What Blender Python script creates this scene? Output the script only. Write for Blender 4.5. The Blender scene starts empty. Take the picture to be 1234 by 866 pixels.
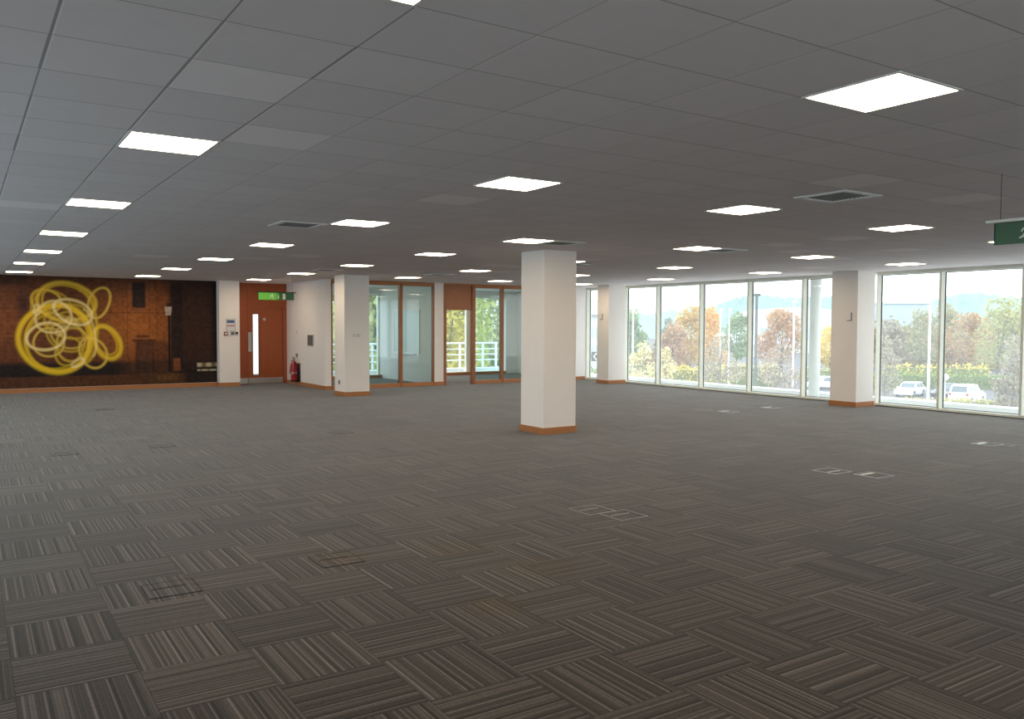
import bpy, bmesh, math, random
import numpy as np
from mathutils import Vector, Matrix

sc = bpy.context.scene
COL = sc.collection
H = 2.735            # ceiling height
M_CEIL = 0.5187      # ceiling module
CX0, CY0 = 0.3102, 3.7009

# ------------------------------------------------------------------ helpers
class MB:
    """collects shapes, then links them as ONE mesh object"""
    def __init__(s):
        s.v = []; s.f = []
    def add(s, v, f):
        n = len(s.v); s.v += [tuple(p) for p in v]; s.f += [tuple(i + n for i in q) for q in f]; return s
    def box(s, x0, y0, z0, x1, y1, z1):
        x0, x1 = sorted((x0, x1)); y0, y1 = sorted((y0, y1)); z0, z1 = sorted((z0, z1))
        return s.add([(x0,y0,z0),(x1,y0,z0),(x1,y1,z0),(x0,y1,z0),(x0,y0,z1),(x1,y0,z1),(x1,y1,z1),(x0,y1,z1)],
                     [(0,3,2,1),(4,5,6,7),(0,1,5,4),(1,2,6,5),(2,3,7,6),(3,0,4,7)])
    def obox(s, c, a, b, hz):
        """oriented box: centre c, half vectors a, b, half height hz"""
        c = Vector(c); a = Vector(a); b = Vector(b); z = Vector((0,0,hz))
        p = [c-a-b-z, c+a-b-z, c+a+b-z, c-a+b-z, c-a-b+z, c+a-b+z, c+a+b+z, c-a+b+z]
        return s.add(p, [(0,3,2,1),(4,5,6,7),(0,1,5,4),(1,2,6,5),(2,3,7,6),(3,0,4,7)])
    def tube(s, pts, r, n=8, caps=True):
        pts = [Vector(p) for p in pts]
        rs = r if isinstance(r, (list, tuple)) else [r] * len(pts)
        vs = []; fs = []
        for i, p in enumerate(pts):
            d = (pts[min(i+1, len(pts)-1)] - pts[max(i-1, 0)]).normalized()
            up = Vector((0,0,1)) if abs(d.z) < .95 else Vector((1,0,0))
            a = d.cross(up).normalized(); b = d.cross(a).normalized()
            for k in range(n):
                t = 2*math.pi*k/n
                vs.append(p + a*(rs[i]*math.cos(t)) + b*(rs[i]*math.sin(t)))
        for i in range(len(pts)-1):
            for k in range(n):
                fs.append((i*n+k, i*n+(k+1) % n, (i+1)*n+(k+1) % n, (i+1)*n+k))
        if caps:
            fs.append(tuple(range(n))[::-1]); fs.append(tuple((len(pts)-1)*n + k for k in range(n)))
        return s.add(vs, fs)
    def lathe(s, prof, c=(0,0,0), n=20, axis='z'):
        """prof: (radius, height) pairs"""
        vs = []; fs = []
        for (r, z) in prof:
            for k in range(n):
                t = 2*math.pi*k/n
                x, y = r*math.cos(t), r*math.sin(t)
                q = (x, y, z) if axis == 'z' else ((x, z, y) if axis == 'y' else (z, x, y))
                vs.append((q[0]+c[0], q[1]+c[1], q[2]+c[2]))
        m = len(prof)
        for i in range(m-1):
            for k in range(n):
                fs.append((i*n+k, i*n+(k+1) % n, (i+1)*n+(k+1) % n, (i+1)*n+k))
        fs.append(tuple(range(n))[::-1]); fs.append(tuple((m-1)*n+k for k in range(n)))
        return s.add(vs, fs)
    def prism(s, poly, axis, a, b):
        """extrude 2-D polygon along an axis between a and b"""
        def P(u, w, t):
            return (t, u, w) if axis == 'x' else ((u, t, w) if axis == 'y' else (u, w, t))
        n = len(poly)
        v = [P(u, w, a) for u, w in poly] + [P(u, w, b) for u, w in poly]
        f = [tuple(range(n)), tuple(range(2*n-1, n-1, -1))] + [(i, n+i, n+(i+1) % n, (i+1) % n) for i in range(n)]
        return s.add(v, f)
    def build(s, name, mat, parent=None, bevel=0, smooth=False, kind=None):
        me = bpy.data.meshes.new(name)
        me.from_pydata(s.v, [], s.f)
        bm = bmesh.new(); bm.from_mesh(me)
        bmesh.ops.recalc_face_normals(bm, faces=bm.faces)
        bm.to_mesh(me); bm.free()
        me.materials.append(mat)
        if smooth:
            for p in me.polygons: p.use_smooth = True
        o = bpy.data.objects.new(name, me); COL.objects.link(o)
        if parent: o.parent = parent
        if bevel:
            m = o.modifiers.new('bevel', 'BEVEL'); m.width = bevel; m.segments = 2; m.limit_method = 'ANGLE'
        if kind: o['kind'] = kind
        return o

def thing(name, label, cat, loc=(0,0,0), rz=0, group=None, kind=None):
    o = bpy.data.objects.new(name, None); COL.objects.link(o)
    o.location = loc; o.rotation_euler = (0, 0, rz); o.empty_display_size = .2
    return tag(o, label, cat, group, kind)
def tag(o, label, cat, group=None, kind=None):
    o['label'] = label; o['category'] = cat
    if group: o['group'] = group
    if kind: o['kind'] = kind
    return o
def struct_empty(name, loc=(0,0,0)):
    o = bpy.data.objects.new(name, None); COL.objects.link(o); o.location = loc; o['kind'] = 'structure'; return o
def dup(root, loc, label=None, rz=None):
    r = root.copy(); COL.objects.link(r); r.location = loc
    if rz is not None: r.rotation_euler = (0, 0, rz)
    if label: r['label'] = label
    for ch in list(root.children):
        c = ch.copy(); COL.objects.link(c); c.parent = r
        for g in ch.children:
            d = g.copy(); COL.objects.link(d); d.parent = c
    return r

# ------------------------------------------------------------------ materials
class NT:
    def __init__(s, name):
        s.m = bpy.data.materials.new(name); s.m.use_nodes = True
        s.t = s.m.node_tree; s.t.nodes.clear()
        s.out = s.n('ShaderNodeOutputMaterial')
    def n(s, typ, **kw):
        o = s.t.nodes.new(typ)
        for k, v in kw.items(): setattr(o, k, v)
        return o
    def l(s, a, b): s.t.links.new(a, b)
    def math(s, op, a, b=None, c=None):
        o = s.n('ShaderNodeMath', operation=op)
        for i, x in enumerate((a, b, c)):
            if x is None: continue
            if isinstance(x, (int, float)): o.inputs[i].default_value = x
            else: s.l(x, o.inputs[i])
        return o.outputs[0]
    def mixc(s, f, a, b):
        o = s.n('ShaderNodeMix', data_type='RGBA')
        for i, x in ((0, f), (6, a), (7, b)):
            if isinstance(x, (int, float)): o.inputs[i].default_value = x
            elif isinstance(x, (tuple, list)): o.inputs[i].default_value = (*x, 1) if len(x) == 3 else x
            else: s.l(x, o.inputs[i])
        return o.outputs[2]
    def mulc(s, c, k):
        o = s.n('ShaderNodeVectorMath', operation='SCALE')
        if isinstance(c, (tuple, list)): o.inputs[0].default_value = c[:3]
        else: s.l(c, o.inputs[0])
        if isinstance(k, (int, float)): o.inputs[3].default_value = k
        else: s.l(k, o.inputs[3])
        return o.outputs[0]
    def bsdf(s, col, rough=.6, metal=0, spec=.5, **kw):
        b = s.n('ShaderNodeBsdfPrincipled')
        if isinstance(col, (tuple, list)): b.inputs['Base Color'].default_value = (*col[:3], 1)
        else: s.l(col, b.inputs['Base Color'])
        b.inputs['Roughness'].default_value = rough; b.inputs['Metallic'].default_value = metal
        b.inputs['Specular IOR Level'].default_value = spec
        for k, v in kw.items(): b.inputs[k].default_value = v
        return b
    def done(s, b):
        s.l(b.outputs[0], s.out.inputs[0]); return s.m

def paint(name, col, rough=.6, metal=0, var=.03, scale=3, spec=.4):
    t = NT(name); g = t.n('ShaderNodeNewGeometry')
    nz = t.n('ShaderNodeTexNoise'); nz.inputs['Scale'].default_value = scale; nz.inputs['Detail'].default_value = 4
    t.l(g.outputs['Position'], nz.inputs['Vector'])
    k = t.math('MULTIPLY_ADD', nz.outputs[0], 2*var, 1-var)
    return t.done(t.bsdf(t.mulc(col, k), rough, metal, spec))

def wood(name, c1, c2, horiz=False, rough=.4):
    t = NT(name); g = t.n('ShaderNodeNewGeometry'); mp = t.n('ShaderNodeMapping')
    mp.inputs['Scale'].default_value = (2.5, 2.5, 28) if horiz else (28, 28, 2.2)
    t.l(g.outputs['Position'], mp.inputs['Vector'])
    nz = t.n('ShaderNodeTexNoise'); nz.inputs['Scale'].default_value = 1.0; nz.inputs['Detail'].default_value = 5
    nz.inputs['Distortion'].default_value = .6
    t.l(mp.outputs[0], nz.inputs['Vector'])
    return t.done(t.bsdf(t.mixc(nz.outputs[0], c1, c2), rough, 0, .4))

def emit(name, col, strength):
    t = NT(name); e = t.n('ShaderNodeEmission')
    e.inputs[0].default_value = (*col, 1); e.inputs[1].default_value = strength
    return t.done(e)

def glass(name, tint, gloss, veil=0.0, veilcol=(1,1,1)):
    """window pane: clear transmission, mirror reflection and a translucent veil imitating haze"""
    t = NT(name)
    tr = t.n('ShaderNodeBsdfTransparent'); tr.inputs[0].default_value = (*tint, 1)
    gl = t.n('ShaderNodeBsdfGlossy'); gl.inputs['Roughness'].default_value = .01
    lw = t.n('ShaderNodeLayerWeight'); lw.inputs[0].default_value = .5
    f = t.math('MULTIPLY_ADD', t.math('POWER', lw.outputs['Facing'], 4.0), .5, gloss)
    mx = t.n('ShaderNodeMixShader'); t.l(f, mx.inputs[0]); t.l(tr.outputs[0], mx.inputs[1]); t.l(gl.outputs[0], mx.inputs[2])
    if veil:  # translucent layer that imitates haze over the view outside
        tl = t.n('ShaderNodeBsdfTranslucent'); tl.inputs[0].default_value = (*veilcol, 1)
        m2 = t.n('ShaderNodeMixShader'); m2.inputs[0].default_value = veil
        t.l(mx.outputs[0], m2.inputs[1]); t.l(tl.outputs[0], m2.inputs[2]); mx = m2
    t.l(mx.outputs[0], t.out.inputs[0]); return t.m

def leafmat(name, cols, trans=.42):
    cols = [tuple(min(.9, v*1.18) for v in c) for c in cols]
    t = NT(name); g = t.n('ShaderNodeNewGeometry'); cr = t.n('ShaderNodeValToRGB')
    cr.color_ramp.interpolation = 'LINEAR'
    el = cr.color_ramp.elements
    while len(el) < len(cols): el.new(.5)
    for i, c in enumerate(cols):
        el[i].position = i/(len(cols)-1); el[i].color = (*c, 1)
    t.l(g.outputs['Random Per Island'], cr.inputs[0])
    d = t.n('ShaderNodeBsdfDiffuse'); tl = t.n('ShaderNodeBsdfTranslucent'); mx = t.n('ShaderNodeMixShader')
    t.l(cr.outputs[0], d.inputs[0]); t.l(cr.outputs[0], tl.inputs[0]); mx.inputs[0].default_value = trans
    t.l(d.outputs[0], mx.inputs[1]); t.l(tl.outputs[0], mx.inputs[2])
    t.l(mx.outputs[0], t.out.inputs[0]); return t.m

def carpet_mat():
    t = NT('striped carpet tiles'); g = t.n('ShaderNodeNewGeometry')
    mp = t.n('ShaderNodeMapping', vector_type='TEXTURE')
    mp.inputs['Location'].default_value = (0.1693, 4.1728, 0); mp.inputs['Rotation'].default_value = (0, 0, -.0052)
    mp.inputs['Scale'].default_value = (.5, .5, .5)
    t.l(g.outputs['Position'], mp.inputs['Vector'])
    sp = t.n('ShaderNodeSeparateXYZ'); t.l(mp.outputs[0], sp.inputs[0]); X, Y = sp.outputs[0], sp.outputs[1]
    ix, iy = t.math('FLOOR', X), t.math('FLOOR', Y); fx, fy = t.math('FRACT', X), t.math('FRACT', Y)
    par = t.math('MULTIPLY', t.math('FRACT', t.math('MULTIPLY', t.math('ADD', ix, iy), .5)), 2.0)   # 0 / 1
    par = t.math('GREATER_THAN', par, .5)
    u = t.math('ADD', t.math('MULTIPLY', fx, par), t.math('MULTIPLY', fy, t.math('SUBTRACT', 1.0, par)))
    w = t.math('ADD', t.math('MULTIPLY', fy, par), t.math('MULTIPLY', fx, t.math('SUBTRACT', 1.0, par)))
    cid = t.n('ShaderNodeCombineXYZ'); t.l(ix, cid.inputs[0]); t.l(iy, cid.inputs[1])
    wt = t.n('ShaderNodeTexWhiteNoise', noise_dimensions='2D'); t.l(cid.outputs[0], wt.inputs['Vector'])
    tile = wt.outputs['Value']
    # fine ribs, each with its own shade; heavier light and dark lines every few ribs
    ribs = 36
    ri = t.math('FLOOR', t.math('MULTIPLY', u, ribs)); rf = t.math('FRACT', t.math('MULTIPLY', u, ribs))
    cr = t.n('ShaderNodeCombineXYZ'); t.l(ri, cr.inputs[0]); t.l(t.math('MULTIPLY', tile, 37.0), cr.inputs[1])
    wr = t.n('ShaderNodeTexWhiteNoise', noise_dimensions='2D'); t.l(cr.outputs[0], wr.inputs['Vector'])
    rib = t.math('POWER', wr.outputs['Value'], 2.2)
    gro = t.math('SMOOTH_MIN', t.math('MULTIPLY', t.math('PINGPONG', rf, .5), 5.0), 1.0, .2)    # groove between ribs
    mi = t.math('FRACT', t.math('MULTIPLY', u, 6.0))
    lite = t.math('LESS_THAN', t.math('ABSOLUTE', t.math('SUBTRACT', mi, .30)), .055)
    dark = t.math('LESS_THAN', t.math('ABSOLUTE', t.math('SUBTRACT', mi, .46)), .10)
    v = t.math('MULTIPLY_ADD', rib, .85, .60)
    v = t.math('MULTIPLY_ADD', lite, .9, v)
    v = t.math('MULTIPLY', v, t.math('MULTIPLY_ADD', dark, -.42, 1.0))
    v = t.math('MULTIPLY', v, t.math('MULTIPLY_ADD', gro, .35, .65))
    # yarn speckle
    ct = t.n('ShaderNodeCombineXYZ'); t.l(t.math('MULTIPLY', w, 60.0), ct.inputs[0]); t.l(ri, ct.inputs[1]); t.l(t.math('MULTIPLY', tile, 91.0), ct.inputs[2])
    ns = t.n('ShaderNodeTexNoise'); ns.inputs['Scale'].default_value = 1.4; ns.inputs['Detail'].default_value = 3; t.l(ct.outputs[0], ns.inputs['Vector'])
    v = t.math('MULTIPLY', v, t.math('MULTIPLY_ADD', ns.outputs[0], 1.0, .5))
    v = t.math('MULTIPLY', v, t.math('MULTIPLY_ADD', tile, .22, .89))
    edge = t.math('MINIMUM', t.math('PINGPONG', fx, .5), t.math('PINGPONG', fy, .5))
    seam = t.math('SMOOTHSTEP', edge, 0.0, .012) if False else t.math('MINIMUM', t.math('MULTIPLY_ADD', edge, 40.0, .55), 1.0)
    v = t.math('MULTIPLY', v, seam)
    # old tea-brown stain on a few tiles
    st = t.math('MULTIPLY', t.math('GREATER_THAN', tile, 2.0), 1.0)
    for (sx, sy, r) in ((2.98, 5.25, .24), (2.2, 5.45, .2), (3.25, 4.55, .26), (2.55, 4.05, .18)):
        dx = t.math('SUBTRACT', t.n('ShaderNodeSeparateXYZ').outputs[0], sx)
        s2 = t.n('ShaderNodeSeparateXYZ'); t.l(g.outputs['Position'], s2.inputs[0])
        dx = t.math('SUBTRACT', s2.outputs[0], sx); dy = t.math('SUBTRACT', s2.outputs[1], sy)
        d = t.math('SQRT', t.math('ADD', t.math('MULTIPLY', dx, dx), t.math('MULTIPLY', dy, dy)))
        k = t.math('MAXIMUM', t.math('SUBTRACT', 1.0, t.math('DIVIDE', d, r*1.3)), 0.0)
        st = t.math('MAXIMUM', st, t.math('MINIMUM', t.math('MULTIPLY', k, 1.6), 1.0))
    base = t.mixc(t.math('MULTIPLY', st, .55), CARPET, (CARPET[0]*1.15, CARPET[1]*.85, CARPET[2]*.45))
    b = t.bsdf(t.mulc(base, v), .95, 0, .15)
    b.inputs['Sheen Weight'].default_value = .22; b.inputs['Sheen Roughness'].default_value = .3; b.inputs['Sheen Tint'].default_value = (1, .93, .86, 1)
    return t.done(b)

def ceiling_mat():
    t = NT('mineral fibre ceiling tiles'); g = t.n('ShaderNodeNewGeometry')
    mp = t.n('ShaderNodeMapping', vector_type='TEXTURE')
    mp.inputs['Location'].default_value = (CX0, CY0, 0); mp.inputs['Scale'].default_value = (M_CEIL,)*3
    t.l(g.outputs['Position'], mp.inputs['Vector'])
    sp = t.n('ShaderNodeSeparateXYZ'); t.l(mp.outputs[0], sp.inputs[0]); X, Y = sp.outputs[0], sp.outputs[1]
    ci = t.n('ShaderNodeCombineXYZ'); t.l(t.math('FLOOR', X), ci.inputs[0]); t.l(t.math('FLOOR', Y), ci.inputs[1])
    wn = t.n('ShaderNodeTexWhiteNoise', noise_dimensions='2D'); t.l(ci.outputs[0], wn.inputs['Vector'])
    ex, ey = t.math('PINGPONG', X, .5), t.math('PINGPONG', Y, .5)
    # the gap along each tile differs: groove shade painted darker on the left, pale edge light painted in
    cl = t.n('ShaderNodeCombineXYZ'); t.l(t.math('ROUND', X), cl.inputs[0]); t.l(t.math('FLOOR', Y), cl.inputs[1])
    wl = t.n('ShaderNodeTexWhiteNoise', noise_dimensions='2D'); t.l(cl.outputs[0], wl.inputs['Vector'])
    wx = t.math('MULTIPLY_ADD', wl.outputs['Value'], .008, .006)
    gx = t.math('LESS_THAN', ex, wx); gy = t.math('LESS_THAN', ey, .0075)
    groove_shade = t.math('MULTIPLY_ADD', t.math('LESS_THAN', X, 2.5), .32, .20)
    gap = t.math('MAXIMUM', t.math('MULTIPLY', gx, groove_shade), t.math('MULTIPLY', gy, .42))
    lip_light = t.math('MULTIPLY', t.math('LESS_THAN', t.math('ABSOLUTE', t.math('SUBTRACT', t.math('FRACT', X), .018)), .006), t.math('GREATER_THAN', wl.outputs['Value'], .35))
    nz = t.n('ShaderNodeTexNoise'); nz.inputs['Scale'].default_value = 9; nz.inputs['Detail'].default_value = 6; t.l(g.outputs['Position'], nz.inputs['Vector'])
    v = t.math('MULTIPLY_ADD', wn.outputs['Value'], .05, .95)
    v = t.math('MULTIPLY_ADD', t.math('GREATER_THAN', wn.outputs['Value'], .965), .12, v)
    v = t.math('MULTIPLY', v, t.math('MULTIPLY_ADD', nz.outputs[0], .06, .97))
    v = t.math('MULTIPLY', v, t.math('SUBTRACT', 1.0, gap)); v = t.math('MULTIPLY_ADD', lip_light, .14, v)
    return t.done(t.bsdf(t.mulc(CEIL, v), .9, 0, .15))

CARPET = (.088, .074, .062)
CEIL = (.87, .795, .80)
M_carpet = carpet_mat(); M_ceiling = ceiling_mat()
M_white = paint('white emulsion', (.87, .81, .765), .7)
M_wall = paint('white plaster', (.84, .79, .76), .75)
M_oak = wood('varnished beech upright', (.26, .085, .03), (.38, .14, .05))
M_oakh = wood('varnished beech rail', (.36, .13, .04), (.48, .20, .07), True)
M_door = wood('cherry door veneer', (.30, .065, .019), (.40, .105, .032), rough=.35)
M_frame = paint('cream powder-coated aluminium', (.80, .80, .70), .45, spec=.5)
M_gasket = paint('black rubber gasket', (.03, .03, .03), .6)
M_trimw = paint('white enamelled steel', (.8, .8, .78), .4)
M_dark = paint('dark void', (.025, .025, .025), .8)
M_grille = paint('grey grille metal', (.24, .24, .235), .5)
M_lamp = emit('lit diffuser', (1.0, .79, .55), 18.0)
M_steel = paint('brushed steel', (.55, .55, .53), .35, .9)
M_floorsteel = paint('worn aluminium trim', (.62, .62, .60), .4, .6)
M_black = paint('black plastic', (.02, .02, .022), .45)
M_grey = paint('grey plastic', (.33, .33, .33), .5)
M_red = paint('red enamel', (.50, .02, .025), .3, spec=.6)
M_label = paint('white label', (.75, .73, .70), .5)
M_green = paint('exit sign green', (.024, .105, .034), .35, spec=.5)
M_greenend = paint('dark green sign edge', (.008, .05, .02), .4)
M_pict = paint('exit sign white', (.80, .80, .72), .4)
M_winglass = glass('window glass', (.88, .94, .92), .03, .15, (.97, 1, .98))
M_blueglass = glass('blue light tint glass', (.76, .93, 1.0), .03, .12, (.8, .94, 1))  # blue tint added to cool the light from the unseen left windows
M_partglass = glass('tinted partition glass', (.64, .86, .90), .06)
M_backglass = glass('clear rear glass', (.88, .95, .93), .03, .06)
M_doorglass = glass('wired door glass', (.92, .94, .93), .03)
M_rail = paint('white painted rail', (.85, .86, .85), .4)
M_conc = paint('pale concrete', (.66, .66, .64), .8, var=.08)
M_asphalt = paint('asphalt', (.13, .13, .135), .9, var=.1, scale=.6)
M_lawn = paint('grass', (.16, .20, .08), .9, var=.2, scale=.5)

# ------------------------------------------------------------------ room shell
XW, YB = 15.66, 23.6         # window plane, rear glazing plane
def S(name, mb, mat, **kw):
    return mb.build(name, mat, kind='structure', **kw)
S('floor', MB().box(-3, -3, -.25, XW+.2, YB+.15, 0), M_carpet)
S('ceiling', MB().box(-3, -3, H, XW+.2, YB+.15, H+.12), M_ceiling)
S('wall_far', MB().box(-3, 22.45, 0, 5.58, 22.65, H).box(5.58, 22.2, 0, 6.1, 22.65, H), M_wall)
RW = [(-2.6, .3), (.5, 3.4), (6.7, 9.6), (9.8, 12.7)]  # unseen rear windows, added to brighten the ceiling
rw = MB(); e = -3.2
for a, b in RW:
    rw.box(e, -3.2, 0, a, -3, H).box(a, -3.2, 0, b, -3, .1).box(a, -3.2, 2.6, b, -3, H); e = b
S('wall_rear', rw.box(e, -3.2, 0, XW+.2, -3, H), M_wall)
S('wall_side', MB().box(7.5, 19.74, 0, 7.65, 23.6, H), M_wall)
# left-hand side: a solid wall broken by windows that daylight the far left of the room
LW = [(3.4, 6.2), (6.4, 9.2), (9.4, 12.2), (12.4, 15.2), (15.4, 18.2), (18.4, 21.2)]
lw = MB(); e = -3.0
for a, b in LW:
    lw.box(-3.2, e, 0, -3, a, H); e = b
lw.box(-3.2, e, 0, -3, 22.65, H)
for a, b in LW: lw.box(-3.2, a, 0, -3, b, .1).box(-3.2, a, 2.6, -3, b, H)
S('wall_left', lw, M_wall)
S('wall_door', MB().box(6.1, 22.65, 2.72, 7.5, 22.75, H), M_wall)
# piers of the glazed partition
S('wall_partition', MB().box(10.535, 19.74, 0, 10.81, 19.95, H).box(10.70, 19.95, 0, 10.85, 23.6, H).box(15.25, 19.74, 0, 15.66, 19.95, H), M_wall)
S('wall_corner', MB().box(15.2, 23.45, 0, 15.86, 23.75, H).box(15.66, 19.75, 0, 15.84, 23.45, H), M_wall)
S('wall_bulkhead', MB().box(7.65, 23.45, 2.56, 15.2, 23.75, H), M_wall)
# skirting boards
S('baseboard_far', MB().box(-3, 22.435, 0, 5.58, 22.45, .1).box(5.565, 22.185, 0, 6.1, 22.2, .1).box(5.565, 22.2, 0, 5.58, 22.435, .1), M_oakh)
S('baseboard_side', MB().box(7.485, 19.74, 0, 7.5, 22.6, .1).box(7.485, 19.725, 0, 7.65, 19.74, .1), M_oakh)
S('baseboard_partition', MB().box(10.535, 19.725, 0, 10.81, 19.74, .1).box(15.235, 19.725, 0, 15.62, 19.74, .1), M_oakh)
S('baseboard_meeting', MB().box(7.65, 23.42, 0, 15.2, 23.45, .09), M_oakh)

# windows: each bay a frame ring of deep cream bars, gasket lines and a pane
def window_bay(n, y0, y1, x0=XW, d=.18, side=1, w=.025, z1=H-.035, z0=0.0, rear=False, gm=None):
    r = struct_empty('window_%d' % n, (y0, -3.02, 0) if rear else (x0, y0, 0))
    if rear: r.rotation_euler = (0, 0, -math.pi/2)
    L = y1-y0; X = d*side
    MB().box(0, 0, z0, X, w, z1).box(0, L-w, z0, X, L, z1).box(0, w, z0, X, L-w, z0+.055).box(0, w, z1-.03, X, L-w, z1).build('window_frame', M_frame, r, bevel=.003)
    g = .012; xg = X*.72
    MB().box(xg, w, z0+.055, xg+.02*side, w+g, z1-.03).box(xg, L-w-g, z0+.055, xg+.02*side, L-w, z1-.03).box(xg, w+g, z0+.055, xg+.02*side, L-w-g, z0+.055+g).box(xg, w+g, z1-.03-g, xg+.02*side, L-w-g, z1-.03).build('gasket', M_gasket, r)
    xp = X*.8
    MB().add([(xp, w, z0+.055), (xp, L-w, z0+.055), (xp, L-w, z1-.03), (xp, w, z1-.03)], [(0,1,2,3)]).build('pane', gm or M_winglass, r)
    return r
edges = [(18.40, 19.74), (16.715, 18.03), (15.13, 16.715), (13.575, 15.13), (12.033, 13.575), (10.60, 12.033),
         (8.896, 10.225), (7.397, 8.896), (5.85, 7.397), (4.3, 5.85), (2.75, 4.3), (1.2, 2.75), (-.35, 1.2), (-1.9, -.35)]
for i, (a, b) in enumerate(edges): window_bay(i+1, a, b)
for i, (a, b) in enumerate(LW): window_bay(60+i, a, b, -3.02, .15, -1, z0=.1, z1=2.6, gm=M_blueglass)
for i, (a, b) in enumerate(RW): window_bay(70+i, a, b, 0, .15, 1, z0=.1, z1=2.6, rear=True)
S('trim_window_head', MB().box(XW-.01, -3, H-.035, XW+.19, 19.74, H), M_frame)
S('trim_window_foot', MB().box(XW-.025, -3, 0, XW-.001, 10.19, .012).box(XW-.025, 10.81, 0, XW-.001, 17.87, .012), M_gasket)
S('wall_window_end', MB().box(XW, -3, 0, XW+.18, -1.9, H), M_wall)

# glazed timber partition
YP = 19.74
def part_bay(n, x0, x1, rail=True):
    r = struct_empty('window_%d' % n, (x0, YP, 0)); L = x1-x0; w = .045; d = .1
    MB().box(0, 0, 0, w, d, 2.70).box(L-w, 0, 0, L, d, 2.70).build('window_frame', M_oak, r, bevel=.003)
    MB().box(w, 0, 0, L-w, d, .10).box(w, 0, 2.63, L-w, d, 2.70).build('rail', M_oakh, r, bevel=.003)
    MB().add([(w, .05, .10), (L-w, .05, .10), (L-w, .05, 2.63), (w, .05, 2.63)], [(0,1,2,3)]).build('pane', M_partglass, r)
for i, (a, b) in enumerate([(7.65, 8.605), (8.605, 9.56), (9.56, 10.535), (11.76, 12.685), (12.685, 13.60), (13.60, 14.50), (14.50, 15.25)]):
    part_bay(30+i, a, b)
S('trim_partition_head', MB().box(7.65, YP, 2.70, 10.535, YP+.1, H).box(10.81, YP, 2.70, 15.25, YP+.1, H), M_oakh)
# open doorway in the partition: jambs and a cherry over-panel
dr = struct_empty('door_2', (10.81, YP, 0))
MB().box(0, -.01, 0, .085, .11, 2.70).box(.885, -.01, 0, .95, .11, 2.70).build('door_frame', M_oak, dr, bevel=.003)
MB().box(.085, .02, 2.02, .885, .08, 2.70).build('over_panel', wood('honey veneer', (.30, .10, .03), (.40, .15, .05), rough=.35), dr)

# rear glazing of the meeting rooms
def back_bay(n, x0, x1, wl=.05, wr=.05):
    r = struct_empty('window_%d' % n, (x0, YB, 0)); L = x1-x0
    MB().box(0, 0, .0, wl, .12, 2.56).box(L-wr, 0, 0, L, .12, 2.56).box(wl, 0, 0, L-wr, .12, .09).box(wl, 0, 2.50, L-wr, .12, 2.56).build('window_frame', M_frame, r, bevel=.003)
    MB().add([(wl, .08, .09), (L-wr, .08, .09), (L-wr, .08, 2.5), (wl, .08, 2.5)], [(0,1,2,3)]).build('pane', M_backglass, r)
for i, a in enumerate([(7.65, 9.1), (9.1, 10.7), (10.85, 12.35), (12.35, 13.87, .05, .10), (13.87, 15.2, .11, .05)]):
    back_bay(40+i, *a)

# cherry fire door and its wood surround
d1 = struct_empty('door_1', (6.1, 22.65, 0))
MB().box(0, 0, 0, .33, .09, 2.72).box(1.30, 0, 0, 1.40, .09, 2.72).box(.33, 0, 2.074, 1.30, .09, 2.72).box(.325, .065, 0, .36, .1, 2.09).box(1.27, .065, 0, 1.32, .1, 2.09).box(.33, .065, 2.05, 1.30, .1, 2.09).build('door_surround', M_door, d1, bevel=.004)
lf = MB().box(.34, .02, .01, .47, .07, 2.07).box(.635, .02, .01, 1.29, .07, 2.07).box(.47, .02, .01, .635, .07, .24).box(.47, .02, 1.89, .635, .07, 2.07).build('door_leaf', M_door, d1, bevel=.003)
MB().box(.47, .04, .24, .635, .05, 1.89).build('vision_panel', M_doorglass, d1)
MB().box(.465, .012, .235, .475, .02, 1.895).box(.63, .012, .235, .64, .02, 1.895).box(.475, .012, .235, .63, .02, .245).box(.475, .012, 1.885, .63, .02, 1.895).build('glazing_bead', M_black, lf)
MB().box(.35, .008, .02, 1.285, .02, .17).build('kick_plate', M_steel, d1)
MB().box(.005, -.006, .02, .325, 0, .17).build('kick_plate', M_steel, d1)
MB().box(.345, .006, .88, .435, .02, 1.40).build('push_plate', M_steel, d1, bevel=.003)
MB().lathe([(.04, 0), (.04, .006)], (.79, .006+.012, 1.75), 20, 'y').build('door_disc', M_steel, d1, bevel=.001)
# lobby behind the door, seen only through its slim glass panel
S('wall_lobby', MB().box(5.4, 25.2, 0, 8.2, 25.3, H).box(5.3, 22.75, 0, 5.4, 25.3, H).box(5.4, 22.65, 0, 6.1, 22.75, H), M_wall)
S('floor_lobby', MB().box(5.3, 23.75, -.1, 7.5, 25.3, 0), M_carpet)
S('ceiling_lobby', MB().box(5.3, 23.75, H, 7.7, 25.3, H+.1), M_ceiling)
lob = thing('lobby_glow', 'added glowing panel behind the slim glass of the cherry door', 'light', (6.95, 25.19, 1.35))  # glowing panel added so that the door glass looks bright
MB().box(-.75, -.04, -1.25, .75, 0, 1.25).build('glow_backing', M_trimw, lob)
MB().box(-.72, -.045, -1.22, .72, -.04, 1.22).build('diffuser', emit('lobby glow fill', (.93, .97, 1.0), 1.1), lob)

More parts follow.
